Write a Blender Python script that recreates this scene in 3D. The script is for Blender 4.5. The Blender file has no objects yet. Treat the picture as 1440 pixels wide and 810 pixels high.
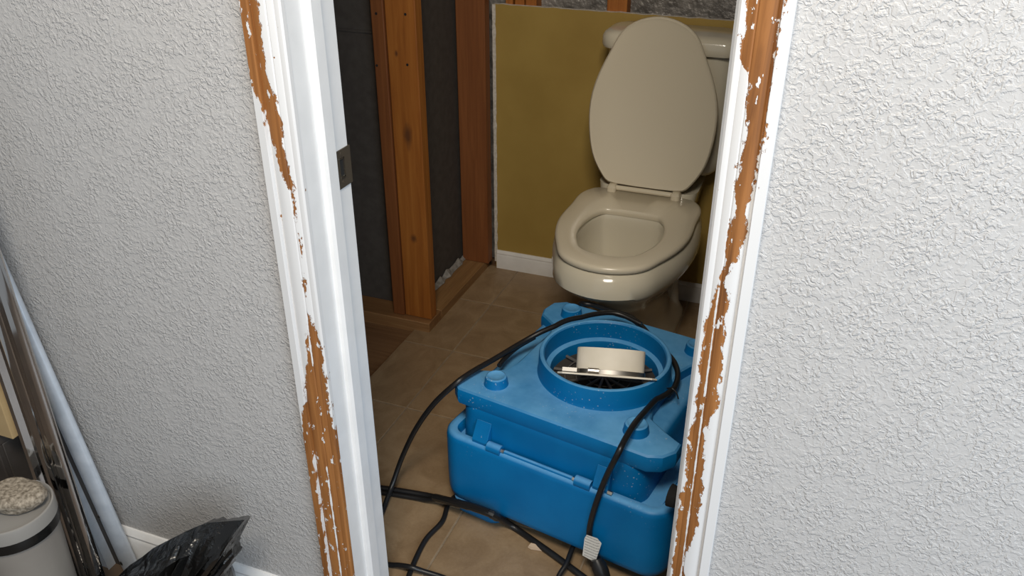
import bpy, bmesh, math, random
from mathutils import Vector, Matrix, noise
random.seed(7)
S = bpy.context.scene
COL = S.collection
# ------------------------------------------------------------------ camera, light, exposure
PIT, YAW, FPX = math.radians(28.57), math.radians(20.98), 1192.0
CAM = Vector((0, -.94, 1.37))
cd = bpy.data.cameras.new('camera'); cam = bpy.data.objects.new('camera', cd); COL.objects.link(cam)
cd.sensor_width = 36; cd.lens = 36 * FPX / 1440; cd.clip_start = .02
cam.location = CAM; cam.rotation_euler = (math.pi / 2 - PIT, 0, YAW)
S.camera = cam
W = bpy.data.worlds.new('World'); S.world = W; W.use_nodes = True
W.node_tree.nodes['Background'].inputs[0].default_value = (.86, .93, 1, 1)
W.node_tree.nodes['Background'].inputs[1].default_value = .345
def area(name, loc, aim, sx, sy, power, col):
    l = bpy.data.lights.new(name, 'AREA'); l.shape = 'RECTANGLE'; l.size = sx; l.size_y = sy; l.energy = power; l.color = col
    o = bpy.data.objects.new(name, l); COL.objects.link(o); o.location = loc
    o.rotation_euler = (Vector(aim) - Vector(loc)).to_track_quat('-Z', 'Y').to_euler()
    return o
area('hall_window_light', (1.35, -1.55, 1.25), (-.6, .35, .5), 1.5, 1.4, 40, (.76, .88, 1))
area('hall_ceiling_lamp', (-.06, -1.04, 2.40), (-.5, .5, .2), .6, .5, 40, (1, .90, .76))
S.view_settings.view_transform = 'Standard'; S.view_settings.look = 'None'
S.view_settings.gamma = 1; S.view_settings.use_curve_mapping = False
S.view_settings.exposure = 0.0

# ------------------------------------------------------------------ pixel helpers (direction only; depth from the surface touched)
FW = Vector((-math.sin(YAW) * math.cos(PIT), math.cos(YAW) * math.cos(PIT), -math.sin(PIT)))
RT = Vector((math.cos(YAW), math.sin(YAW), 0)); UP = RT.cross(FW)
def ray(x, y): return FW + (x - 720) / FPX * RT - (y - 405) / FPX * UP
def atz(x, y, z): d = ray(x, y); return CAM + d * ((z - CAM.z) / d.z)
def aty(x, y, Y): d = ray(x, y); return CAM + d * ((Y - CAM.y) / d.y)
def atplane(x, y, p, n): d = ray(x, y); return CAM + d * ((Vector(p) - CAM).dot(n) / d.dot(n))

# ------------------------------------------------------------------ materials
def mat(name, col=(.8, .8, .8), rough=.5, metal=0, spec=.5):
    m = bpy.data.materials.new(name); m.use_nodes = True
    b = m.node_tree.nodes['Principled BSDF']
    b.inputs['Base Color'].default_value = (*col, 1); b.inputs['Roughness'].default_value = rough
    b.inputs['Metallic'].default_value = metal; b.inputs['Specular IOR Level'].default_value = spec
    return m
class NT:
    def __init__(s, m): s.t = m.node_tree; s.b = s.t.nodes['Principled BSDF']
    def n(s, typ, **kw):
        nd = s.t.nodes.new('ShaderNode' + typ)
        for k, v in kw.items():
            if hasattr(nd, k): setattr(nd, k, v)
            else: nd.inputs[k.replace('_', ' ')].default_value = v
        return nd
    def l(s, a, b): s.t.links.new(a, b)
    def coord(s, scale=(1, 1, 1), kind='Object'):
        c = s.n('TexCoord'); mp = s.n('Mapping'); mp.inputs['Scale'].default_value = scale
        s.l(c.outputs[kind], mp.inputs['Vector']); return mp.outputs[0]
    def math(s, op, a, b=None, c=None):
        m = s.n('Math', operation=op)
        for i, v in enumerate((a, b, c)):
            if v is None: continue
            if isinstance(v, (int, float)): m.inputs[i].default_value = v
            else: s.l(v, m.inputs[i])
        return m.outputs[0]
    def ramp(s, fac, stops):
        r = s.n('ValToRGB'); e = r.color_ramp.elements
        while len(e) < len(stops): e.new(.5)
        for i, (p, c) in enumerate(stops):
            e[i].position = p; e[i].color = (*c, 1) if len(c) == 3 else c
        s.l(fac, r.inputs[0]); return r.outputs[0]
    def noise(s, vec, scale, detail=3, rough=.5, dist=0):
        n = s.n('TexNoise'); n.inputs['Scale'].default_value = scale; n.inputs['Detail'].default_value = detail
        n.inputs['Roughness'].default_value = rough; n.inputs['Distortion'].default_value = dist
        if vec is not None: s.l(vec, n.inputs['Vector'])
        return n.outputs[0]
    def bump(s, h, strength, dist=.002):
        b = s.n('Bump'); b.inputs['Strength'].default_value = strength; b.inputs['Distance'].default_value = dist
        s.l(h, b.inputs['Height']); s.l(b.outputs[0], s.b.inputs['Normal']); return b
    def mix(s, fac, a, b):
        m = s.n('Mix', data_type='RGBA')
        if isinstance(fac, (int, float)): m.inputs[0].default_value = fac
        else: s.l(fac, m.inputs[0])
        for i, v in ((6, a), (7, b)):
            if isinstance(v, tuple): m.inputs[i].default_value = (*v, 1)
            else: s.l(v, m.inputs[i])
        return m.outputs[2]
    def sep(s, vec):
        q = s.n('SeparateXYZ'); s.l(vec, q.inputs[0]); return q.outputs

def noisy(name, c0, c1, scale, rough=.5, metal=0, bump=0, bscale=None, detail=4, dist=.002, spec=.5):
    m = mat(name, c0, rough, metal, spec); k = NT(m); v = k.coord()
    k.l(k.ramp(k.noise(v, scale, detail), [(.35, c0), (.65, c1)]), k.b.inputs['Base Color'])
    if bump: k.bump(k.noise(v, bscale or scale * 3, detail), bump, dist)
    return m

def make_wall_paint():
    m = mat('textured_wall_paint', (.475, .467, .462), .42); k = NT(m); v = k.coord()
    a = k.noise(v, 118, 2.4, .5, .75); h = k.ramp(a, [(.47, (0, 0, 0)), (.57, (1, 1, 1))])
    b = k.noise(v, 230, 2, .5, .4); h2 = k.ramp(b, [(.5, (0, 0, 0)), (.66, (1, 1, 1))])
    big = k.ramp(k.noise(v, 22, 2), [(.38, (.35, .35, .35)), (.55, (1, 1, 1))])
    k.bump(k.math('MULTIPLY', k.math('ADD', h, k.math('MULTIPLY', h2, .35)), big), .52, .0022)
    return m
M_WALL = make_wall_paint()
M_PLAIN = noisy('plain_drywall_paint', (.55, .53, .5), (.58, .56, .53), 6, .7)
M_CEIL = mat('ceiling_paint', (.75, .74, .72), .8)

WOOD_STOPS = [(.3, (.23, .067, .008)), (.5, (.34, .112, .016)), (.7, (.43, .16, .028))]
def wood_nodes(k, axis, stops=WOOD_STOPS, sc=1.0):
    s = [70 * sc] * 3; s[axis] = 3.2 * sc
    v = k.coord(tuple(s)); n1 = k.noise(v, 1, 4, .6, .6)
    s2 = [9 * sc] * 3; s2[axis] = 1.2 * sc
    n2 = k.noise(k.coord(tuple(s2)), 1, 2)
    f = k.math('ADD', k.math('MULTIPLY', n1, .65), k.math('MULTIPLY', n2, .35))
    return k.ramp(f, stops), f
def make_wood(name, axis, stops=WOOD_STOPS, knots=(), rough=.6):
    m = mat(name, (.4, .2, .08), rough); k = NT(m); col, f = wood_nodes(k, axis, stops)
    if knots:
        o = k.sep(k.coord()); wob = k.noise(k.coord((40, 40, 14)), 1, 2)
        for (kx, kz, rx, rz) in knots:
            dx = k.math('DIVIDE', k.math('SUBTRACT', o[0], kx), rx); dz = k.math('DIVIDE', k.math('SUBTRACT', o[2], kz), rz)
            d = k.math('SQRT', k.math('ADD', k.math('MULTIPLY', dx, dx), k.math('MULTIPLY', dz, dz)))
            d = k.math('ADD', d, k.math('MULTIPLY', wob, .8))
            fac = k.ramp(d, [(.55, (1, 1, 1)), (.8, (.45, .45, .45)), (1.0, (0, 0, 0))])
            col = k.mix(fac, col, (.13, .045, .012))
    k.l(col, k.b.inputs['Base Color']); k.bump(f, .25, .001)
    return m

def make_peel(name, xref, sign, table, cracks):
    """white paint flaked away to orange-brown wood along a measured band: table rows (z, x_low, x_high)"""
    m = mat(name, (.8, .8, .8), .35); k = NT(m)
    o = k.sep(k.coord())
    zt = k.math('DIVIDE', o[2], 1.3)
    def curve(vals):
        fc = k.n('FloatCurve'); c = fc.mapping.curves[0]; fc.mapping.use_clip = False
        pts = sorted(vals); c.points[0].location = (0, pts[0][1]); c.points[1].location = (1.6, pts[-1][1])
        for z, v in pts: c.points.new(z / 1.3, v)
        for p in c.points: p.handle_type = 'VECTOR'
        fc.mapping.update(); k.l(zt, fc.inputs['Value']); return fc.outputs[0]
    lo = curve([(z, (a - xref) / .06) for z, a, b in table]); hi = curve([(z, (b - xref) / .06) for z, a, b in table])
    u = k.math('DIVIDE', k.math('SUBTRACT', o[0], xref), .06)
    n1 = k.math('SUBTRACT', k.noise(k.coord((70, 70, 32)), 1, 5, .68), .5)
    n2 = k.math('SUBTRACT', k.noise(k.coord((260, 260, 150)), 1, 3, .6), .5)
    wob = k.math('ADD', k.math('MULTIPLY', n1, .50), k.math('MULTIPLY', n2, .16))
    inner = k.math('MINIMUM', k.math('SUBTRACT', u, lo), k.math('SUBTRACT', hi, u))      # >0 inside the band
    e = k.math('ADD', inner, wob)
    # flakes of paint left inside the band
    fl = k.math('SUBTRACT', k.noise(k.coord((95, 95, 45)), 1, 4, .62), .645)
    e = k.math('MINIMUM', e, k.math('MULTIPLY', fl, -2.5))
    # a thin line of paint left in the moulding groove
    for crack, ztop in cracks:
        g = k.math('SUBTRACT', k.math('ABSOLUTE', k.math('SUBTRACT', o[0], crack)), k.math('ADD', .0009, k.math('MULTIPLY', n1, .005)))
        zz = k.math('SUBTRACT', ztop, o[2])
        keep = k.math('MAXIMUM', k.math('MULTIPLY', g, 400.), k.math('SUBTRACT', k.math('MULTIPLY', k.noise(k.coord((5, 5, 9)), crack * 3 + 4, 2), 1.6), k.math('ADD', .72, k.math('MULTIPLY', zz, .8))))
        e = k.math('MINIMUM', e, keep)
    # a few stray chips
    ch = k.math('SUBTRACT', k.noise(k.coord((120, 120, 60)), 1, 2, .5), .765)
    e = k.math('MAXIMUM', e, k.math('MULTIPLY', ch, 3.))
    mask = k.ramp(e, [(0, (0, 0, 0)), (.02, (1, 1, 1))])
    wood, f = wood_nodes(k, 2, [(.32, (.12, .042, .009)), (.48, (.25, .096, .022)), (.68, (.38, .16, .044))], 1.6)
    k.l(k.mix(mask, (.68, .68, .685), wood), k.b.inputs['Base Color'])
    k.l(k.math('ADD', .35, k.math('MULTIPLY', mask, .3)), k.b.inputs['Roughness'])
    h = k.math('ADD', k.math('MULTIPLY', mask, -1.), k.math('MULTIPLY', f, .12)); k.bump(h, .6, .0012)
    return m
LPEEL = [(1.176,-.7297,-.7002),(1.132,-.7279,-.7000),(1.085,-.7318,-.7010),(1.048,-.7189,-.6913),(1.010,-.7116,-.6883),(.964,-.7037,-.6895),(.928,-.6963,-.6855),(.902,-.6907,-.6859),(.863,-.6890,-.6875),(.830,-.6855,-.6855),(.794,-.6855,-.6860),(.771,-.6860,-.6858),(.721,-.6890,-.6900),(.683,-.6958,-.6761),(.638,-.6995,-.6728),(.561,-.7142,-.6742),(.532,-.7216,-.6736),(.474,-.7301,-.6639),(.349,-.7312,-.6655),(.249,-.7310,-.6657),(.160,-.7304,-.6681)]
RPEEL = [(1.215,-.0999,-.0572),(1.184,-.1000,-.0637),(1.151,-.0991,-.0625),(1.136,-.0857,-.0625),(1.098,-.0822,-.0608),(1.076,-.0831,-.0607),(1.045,-.0837,-.0617),(1.012,-.0851,-.0635),(.980,-.0852,-.0663),(.944,-.0882,-.0682),(.921,-.0871,-.0725),(.901,-.0849,-.0800),(.891,-.0879,-.0871),(.879,-.0940,-.0749),(.857,-.0941,-.0765),(.826,-.1002,-.0746),(.785,-.0984,-.0724),(.730,-.1016,-.0697),(.710,-.1005,-.0674),(.683,-.0998,-.0825),(.647,-.1009,-.0806),(.574,-.1023,-.0747),(.494,-.1047,-.0753),(.437,-.1037,-.0846),(.394,-.1040,-.0815)]
M_PEEL_L = make_peel('flaking_white_paint_strike_side', -.73, 1, LPEEL, [(-.7135, .66), (-.6915, .62)])
M_PEEL_R = make_peel('flaking_white_paint_hinge_side', -.11, 1, RPEEL, [(-.0885, 1.12)])
M_WHITE = noisy('white_gloss_paint', (.78, .785, .79), (.83, .835, .84), 20, .33, bump=.08, bscale=40)
M_BASE = noisy('white_baseboard_paint', (.70, .69, .67), (.76, .75, .73), 20, .4)
M_STUD = make_wood('pine_stud_wood', 2, knots=[(-1.083, .615, .026, .075), (-1.085, .30, .022, .032), (-1.102, .84, .010, .018)])
M_STUD2 = make_wood('reddish_stud_wood', 2, [(.3, (.15, .045, .012)), (.5, (.20, .066, .017)), (.7, (.26, .09, .025))])
M_PLATE = make_wood('sole_plate_wood', 0, [(.3, (.15, .07, .025)), (.5, (.24, .12, .045)), (.7, (.33, .18, .075))])
M_PLATEY = make_wood('sole_plate_wood_lengthwise', 1, [(.3, (.17, .085, .03)), (.5, (.27, .145, .055)), (.7, (.36, .21, .09))])
M_SUB = make_wood('subfloor_wood', 0, [(.3, (.13, .065, .028)), (.5, (.19, .10, .045)), (.7, (.25, .14, .065))])
M_BACKER = noisy('dark_grey_backing_board', (.060, .050, .043), (.074, .064, .055), 40, .9, bump=.12, bscale=200)
M_YELLOW = noisy('mustard_wall_paint', (.34, .225, .052), (.39, .265, .066), 5, .62, bump=.12, bscale=300)
M_GYP = noisy('gypsum_edge', (.5, .46, .4), (.65, .61, .55), 120, .9)
M_PAPER = noisy('grey_torn_paper', (.20, .19, .175), (.33, .315, .29), 60, .9)
M_FOIL = noisy('foil_faced_insulation', (.16, .15, .14), (.34, .32, .30), 25, .45, .35, bump=.9, bscale=70, dist=.006)
def make_tile():
    m = mat('brown_ceramic_tile', (.2, .15, .1), .38); k = NT(m); v = k.coord(kind='Generated'); oi = k.n('ObjectInfo')
    vv = k.n('VectorMath', operation='ADD'); k.l(v, vv.inputs[0]); cb = k.n('CombineXYZ')
    k.l(k.math('MULTIPLY', oi.outputs['Random'], 37.), cb.inputs[0]); k.l(k.math('MULTIPLY', oi.outputs['Random'], 17.), cb.inputs[1]); k.l(cb.outputs[0], vv.inputs[1])
    f = k.math('ADD', k.math('MULTIPLY', k.noise(vv.outputs[0], 3.5, 5, .6, .8), .75), k.math('MULTIPLY', k.noise(vv.outputs[0], 45, 3, .7), .25))
    k.l(k.ramp(f, [(.3, (.21, .138, .075)), (.5, (.275, .188, .107)), (.7, (.35, .25, .15))]), k.b.inputs['Base Color'])
    k.bump(f, .2, .001); return m
M_TILE = make_tile()
M_GROUT = noisy('tan_grout', (.23, .175, .115), (.29, .225, .155), 60, .9)
M_HFLOOR = noisy('hall_floor_brown', (.085, .058, .038), (.13, .09, .06), 8, .5)
M_CHINA = mat('bone_porcelain', (.64, .59, .47), .12); M_CHINA.node_tree.nodes['Principled BSDF'].inputs['Coat Weight'].default_value = .3
M_SEAT = mat('bone_plastic_seat', (.69, .62, .48), .22)
M_WATER = mat('bowl_water', (.45, .47, .45), .03)
def make_blue():
    m = mat('blue_rotomoulded_plastic', (.01, .13, .34), .45, 0, .25); k = NT(m); v = k.coord()
    base = k.ramp(k.noise(v, 6, 4), [(.35, (.0, .135, .37)), (.65, (.002, .175, .45))])
    geo = k.n('NewGeometry'); nz = k.sep(geo.outputs['Normal'])[2]
    top_light = k.math('MULTIPLY', k.ramp(nz, [(.5, (0, 0, 0)), (.95, (1, 1, 1))]), k.ramp(k.noise(v, 9, 4, .65), [(.3, (.25, .25, .25)), (.7, (.6, .6, .6))]))
    col = k.mix(top_light, base, (.25, .62, 1.0))                                    # light from above put into the colour of faces that look up
    vo = k.n('TexVoronoi'); vo.inputs['Scale'].default_value = 115; k.l(v, vo.inputs['Vector'])
    sel = k.math('MULTIPLY', k.ramp(k.noise(v, 7, 2), [(.50, (0, 0, 0)), (.64, (1, 1, 1))]), k.ramp(k.sep(v)[2], [(.17, (.06, .06, .06)), (.24, (1, 1, 1))]))
    dot = k.math('MULTIPLY', k.ramp(vo.outputs['Distance'], [(.13, (1, 1, 1)), (.2, (0, 0, 0))]), sel)
    sc = k.ramp(k.noise(k.coord((30, 30, 9)), 1.6, 5, .7), [(.70, (0, 0, 0)), (.74, (1, 1, 1))])
    spk = k.math('MAXIMUM', k.math('MULTIPLY', dot, .45), k.math('MULTIPLY', sc, .55))
    col = k.mix(spk, col, (.55, .62, .66))
    k.l(col, k.b.inputs['Base Color']); k.bump(k.noise(v, 260, 3), .12, .001)
    return m
M_BLUE = make_blue()
M_RUB = mat('black_rubber_cable', (.012, .012, .013), .38)
M_TAPE = mat('black_tape', (.014, .014, .014), .3)
M_STEEL = mat('zinc_steel', (.42, .40, .37), .36, 1)
M_CREAM = noisy('cream_plastic', (.74, .69, .58), (.82, .77, .67), 14, .5)
M_DARK = mat('dark_fan_housing', (.05, .042, .034), .7)
M_GRILL = mat('grey_wire_guard', (.20, .18, .16), .45, .4)
M_CHROME = mat('polished_chrome', (.56, .54, .52), .07, 1)
M_GALV = noisy('brushed_aluminium', (.50, .56, .64), (.60, .66, .74), 40, .30, .35)
M_CAN = noisy('warm_grey_bin_plastic', (.225, .205, .185), (.255, .235, .21), 12, .4)
M_CANLID = mat('pale_bin_lid', (.25, .24, .225), .4)
M_BLACKG = mat('black_glossy_plastic', (.008, .008, .008), .18)
M_STONE = noisy('speckled_stone', (.13, .105, .075), (.36, .31, .245), 170, .85, bump=.8, bscale=90, detail=6, dist=.004)
def make_bag():
    m = mat('black_bin_liner', (.006, .006, .006), .26); k = NT(m); v = k.coord()
    k.bump(k.math('ADD', k.noise(v, 16, 3, .5, 2.), k.math('MULTIPLY', k.noise(v, 55, 2), .25)), .55, .01); return m
M_BAG = make_bag()
M_CARD = noisy('tan_cardboard', (.36, .25, .12), (.42, .30, .15), 12, .8)
M_CAB = noisy('dark_brown_board', (.03, .024, .02), (.05, .042, .036), 10, .6)
M_BRONZE = mat('aged_bronze_plate', (.10, .082, .062), .38, .4)
M_HOLE = mat('dark_hole', (.01, .01, .01), .9)
M_CHIP = mat('pale_wood_chip', (.50, .38, .27), .8)
def make_tag():
    m = mat('printed_white_tag', (.75, .75, .72), .6); k = NT(m); o = k.sep(k.coord(kind='Generated'))
    row = k.math('FRACT', k.math('MULTIPLY', o[2], 9.)); st = k.math('LESS_THAN', row, .34)
    st = k.math('MULTIPLY', st, k.math('GREATER_THAN', k.noise(k.coord((30, 30, 9), 'Generated'), 1.3, 2), .42))
    st = k.math('MULTIPLY', st, k.math('MULTIPLY', k.math('GREATER_THAN', o[0], .1), k.math('LESS_THAN', o[0], .9)))
    k.l(k.mix(k.math('MULTIPLY', st, .6), (.75, .75, .72), (.12, .12, .12)), k.b.inputs['Base Color']); return m
M_TAG = make_tag()

# ------------------------------------------------------------------ mesh helpers
def obj(name, bm, m, parent=None, smooth=35, bevel=0, bseg=2):
    me = bpy.data.meshes.new(name)
    bmesh.ops.recalc_face_normals(bm, faces=bm.faces)
    bm.to_mesh(me); bm.free()
    mats = m if isinstance(m, (list, tuple)) else [m]
    for q in mats: me.materials.append(q)
    if smooth:
        for p in me.polygons: p.use_smooth = True
        me.set_sharp_from_angle(angle=math.radians(smooth))
    o = bpy.data.objects.new(name, me); COL.objects.link(o)
    if parent: o.parent = parent
    if bevel:
        b = o.modifiers.new('bevel', 'BEVEL'); b.width = bevel; b.segments = bseg; b.limit_method = 'ANGLE'; b.angle_limit = math.radians(40); b.harden_normals = False
    return o
def empty(name, loc=(0, 0, 0), rz=0):
    o = bpy.data.objects.new(name, None); COL.objects.link(o); o.location = loc; o.rotation_euler = (0, 0, rz); o.empty_display_size = .05; return o
def tag(o, label, cat=None, group=None, kind=None):
    o['label'] = label
    if cat: o['category'] = cat
    if group: o['group'] = group
    if kind: o['kind'] = kind
    return o
def struct(o, label=None):
    o['kind'] = 'structure'
    if label: o['label'] = label
    return o
def box(bm, x0, x1, y0, y1, z0, z1):
    v = [bm.verts.new(p) for p in ((x0, y0, z0), (x1, y0, z0), (x1, y1, z0), (x0, y1, z0), (x0, y0, z1), (x1, y0, z1), (x1, y1, z1), (x0, y1, z1))]
    for f in ((0, 3, 2, 1), (4, 5, 6, 7), (0, 1, 5, 4), (1, 2, 6, 5), (2, 3, 7, 6), (3, 0, 4, 7)): bm.faces.new([v[i] for i in f])
def boxo(name, b, m, parent=None, bevel=0):
    bm = bmesh.new(); box(bm, *b); return obj(name, bm, m, parent, 35, bevel)
def loft(bm, rings, cap0=True, cap1=True, closed=False):
    R = [[bm.verts.new(p) for p in r] for r in rings]; n = len(R[0])
    m = len(R)
    for i in range(m if closed else m - 1):
        a, b = R[i], R[(i + 1) % m]
        for j in range(n): bm.faces.new((a[j], a[(j + 1) % n], b[(j + 1) % n], b[j]))
    if not closed:
        if cap0: bm.faces.new(R[0][::-1])
        if cap1: bm.faces.new(R[-1])
    return R
def rrect(x0, x1, y0, y1, r, z, seg=6):
    pts = []
    for cx, cy, a0 in ((x1 - r, y0 + r, -90), (x1 - r, y1 - r, 0), (x0 + r, y1 - r, 90), (x0 + r, y0 + r, 180)):
        for i in range(seg + 1):
            a = math.radians(a0 + 90 * i / seg); pts.append((cx + r * math.cos(a), cy + r * math.sin(a), z))
    return pts
def circ(cx, cy, r, z, n=40, sy=1): return [(cx + r * math.cos(2 * math.pi * i / n), cy + sy * r * math.sin(2 * math.pi * i / n), z) for i in range(n)]
def lathe(bm, prof, cx=0, cy=0, n=40, cap0=True, cap1=True): return loft(bm, [circ(cx, cy, max(r, 1e-4), z, n) for r, z in prof], cap0, cap1)
def cyl(bm, p, q, r, n=14, r2=None):
    p, q = Vector(p), Vector(q); d = (q - p).normalized(); a = d.orthogonal().normalized(); b = d.cross(a)
    ring = lambda c, rr: [c + rr * (math.cos(2 * math.pi * i / n) * a + math.sin(2 * math.pi * i / n) * b) for i in range(n)]
    loft(bm, [ring(p, r), ring(q, r if r2 is None else r2)])
def catmull(pts, per=10):
    P = [Vector(p) for p in pts]; P = [2 * P[0] - P[1]] + P + [2 * P[-1] - P[-2]]; out = []
    for i in range(1, len(P) - 2):
        a, b, c, d = P[i - 1:i + 3]
        for j in range(per):
            t = j / per; out.append(.5 * (2 * b + (c - a) * t + (2 * a - 5 * b + 4 * c - d) * t * t + (3 * b - a - 3 * c + d) * t ** 3))
    out.append(P[-2]); return out
def tube(bm, pts, r, n=10):
    rings = []; prev = None
    for i, p in enumerate(pts):
        d = (pts[min(i + 1, len(pts) - 1)] - pts[max(i - 1, 0)]).normalized()
        if prev is None: a = d.orthogonal().normalized()
        else: a = (prev - d * prev.dot(d)).normalized()
        prev = a; b = d.cross(a)
        rr = r[i] if isinstance(r, (list, tuple)) else r
        rings.append([p + rr * (math.cos(2 * math.pi * j / n) * a + math.sin(2 * math.pi * j / n) * b) for j in range(n)])
    loft(bm, rings)
def extrude(bm, prof, p0, p1, ax, ay):
    """closed 2-D profile (a,b) swept from p0 to p1, axes ax, ay"""
    p0, p1, ax, ay = map(Vector, (p0, p1, ax, ay))
    loft(bm, [[p + a * ax + b * ay for a, b in prof] for p in (p0, p1)])
def interp(tab, t):
    if t <= tab[0][0]: return tab[0][1]
    for (a, x), (b, y) in zip(tab, tab[1:]):
        if t <= b: return x + (y - x) * (t - a) / (b - a)
    return tab[-1][1]

# ------------------------------------------------------------------ room shell
YB = 1.5417; WT = .116
XL, XR, HZ = -2.3, 1.7, 2.44
OX0, OX1, OZ = -.690, -.086, 2.06
bm = bmesh.new()
box(bm, XL, OX0, 0, WT, 0, HZ); box(bm, OX1, XR, 0, WT, 0, HZ); box(bm, OX0, OX1, 0, WT, OZ, HZ)
struct(obj('wall_front', bm, M_WALL, None, 0), 'textured off-white hall wall around the doorway')
struct(boxo('ceiling', (XL, .36, WT, 1.72, HZ, HZ + .05), M_CEIL), 'white ceiling above the bathroom')
struct(boxo('wall_right', (.30, .36, WT, 1.7, 0, HZ), M_PLAIN), 'plain side wall of the bathroom')
struct(boxo('wall_left', (XL, XL + .05, WT, 1.7, -.02, HZ), M_PLAIN), 'plain far side wall of the bathroom')
# floors
struct(boxo('floor_hall', (XL, XR, -2.6, .06, -.04, 0), M_HFLOOR), 'brown hall floor')
fl = struct(boxo('floor', (XL, .34, .06, 1.7, -.06, -.010), M_SUB), 'wood subfloor and brown tiled bathroom floor')
TX0 = -1.088
g = boxo('grout_bed', (TX0 + .003, .30, .062, YB, -.0100, -.0015), M_GROUT, fl)
T = .30; tmesh = {}
for i in range(-2, 6):
    for j in range(-1, 6):
        x0, x1 = -.925 + (i) * T + .002, -.925 + (i + 1) * T - .002
        y0, y1 = .08 + (j) * T + .002, .08 + (j + 1) * T - .002
        x0, x1 = max(x0, TX0), min(x1, .30); y0, y1 = max(y0, .064), min(y1, YB)
        if x1 - x0 < .02 or y1 - y0 < .02: continue
        key = (round(x1 - x0, 3), round(y1 - y0, 3))
        if key not in tmesh:
            b = bmesh.new(); w, h = (x1 - x0) / 2, (y1 - y0) / 2
            loft(b, [[(-w, -h, -.008), (w, -h, -.008), (w, h, -.008), (-w, h, -.008)], [(-w, -h, -.001), (w, -h, -.001), (w, h, -.001), (-w, h, -.001)], [(-w + .0012, -h + .0012, 0), (w - .0012, -h + .0012, 0), (w - .0012, h - .0012, 0), (-w + .0012, h - .0012, 0)]])
            o = obj('tile', b, M_TILE, fl, 20); tmesh[key] = o.data
        else:
            o = bpy.data.objects.new('tile', tmesh[key]); COL.objects.link(o); o.parent = fl
        o.location = ((x0 + x1) / 2, (y0 + y1) / 2, random.uniform(-.0004, .0004))
# back wall: half-height mustard board, studs and insulation above
wb = struct(empty('wall_back', (0, YB, 0)), 'bathroom back wall cut open above a mustard board')
def wchild(name, b, m, bevel=0, par=wb):
    x0, x1, y0, y1, z0, z1 = b
    return boxo(name, (x0 - par.location.x, x1 - par.location.x, y0 - par.location.y, y1 - par.location.y, z0, z1), m, par, bevel)
bm = bmesh.new()   # board with a chipped top edge
nx = 90; x0, x1 = -1.012, .299; top = []
for i in range(nx + 1):
    x = x0 + (x1 - x0) * i / nx; top.append((x, .8955 + .0025 * noise.noise((x * 30, 0, 0)) + (.012 * max(0, noise.noise((x * 9, 3, 1)) - .3))))
fr = [bm.verts.new((x, 0, z)) for x, z in top] ; bk = [bm.verts.new((x, .0125, z + .001)) for x, z in top]
f0 = [bm.verts.new((x, 0, 0)) for x, z in top]; b0 = [bm.verts.new((x, .0125, 0)) for x, z in top]
for i in range(nx):
    bm.faces.new((f0[i], f0[i + 1], fr[i + 1], fr[i])).material_index = 0
    bm.faces.new((fr[i], fr[i + 1], bk[i + 1], bk[i])).material_index = 1
    bm.faces.new((bk[i], bk[i + 1], b0[i + 1], b0[i])).material_index = 1
bm.faces.new((f0[0], fr[0], bk[0], b0[0])).material_index = 1
bm.faces.new((f0[-1], b0[-1], bk[-1], fr[-1])).material_index = 1
o = obj('drywall_board', bm, [M_YELLOW, M_GYP], wb, 30); o['label'] = 'mustard painted board with a rough cut top edge'
bm = bmesh.new()   # torn paper edge on the left end of the board
rows = 60
pv = []
for i in range(rows + 1):
    z = .02 + (.875) * i / rows; w = .010 + .004 * noise.noise((z * 40, 1, 2))
    pv.append((bm.verts.new((-1.0125 - w * .35, -.0016, z)), bm.verts.new((-1.0125 + w * .75, -.0016, z)), bm.verts.new((-1.0125 - w * .35, .012, z))))
for a, b in zip(pv, pv[1:]):
    bm.faces.new((a[0], a[1], b[1], b[0])); bm.faces.new((a[2], a[0], b[0], b[2]))
obj('torn_paper_edge', bm, M_GYP, wb, 0)
for px0, px1 in ((714, 724), (727, 740), (742, 757), (856, 884)):
    a = aty(px0, 3, YB + .03).x; b = aty(px1, 3, YB + .03).x
    wchild('stud', (a, b, YB + .0128, YB + .095, 0, HZ), M_STUD, .001)
for x0 in (-.23, .18): wchild('stud', (x0, x0 + .038, YB + .0128, YB + .095, 0, HZ), M_STUD, .001)
wchild('insulation', (-1.3, .30, YB + .06, YB + .15, 0, HZ), M_FOIL)
# baseboards
def bbprof(h, d): return [(0, 0), (d, 0), (d, h * .72), (d * .75, h * .80), (d * .8, h * .86), (d * .5, h * .95), (d * .28, h), (0, h)]
bm = bmesh.new(); extrude(bm, bbprof(.066, .012), (-1.005, YB, 0), (.30, YB, 0), (0, -1, 0), (0, 0, 1))
struct(obj('baseboard_back', bm, M_BASE, None, 30), 'white baseboard under the mustard board behind the toilet')
bm = bmesh.new(); extrude(bm, bbprof(.089, .014), (XL, 0, 0), (-.7285, 0, 0), (0, -1, 0), (0, 0, 1))
struct(obj('baseboard_left', bm, M_WHITE, None, 30), 'white moulded baseboard along the hall wall')
bm = bmesh.new(); extrude(bm, bbprof(.089, .014), (-.0485, 0, 0), (XR, 0, 0), (0, -1, 0), (0, 0, 1))
struct(obj('baseboard_right', bm, M_WHITE, None, 30), 'white moulded baseboard along the hall wall beyond the doorway')

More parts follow.
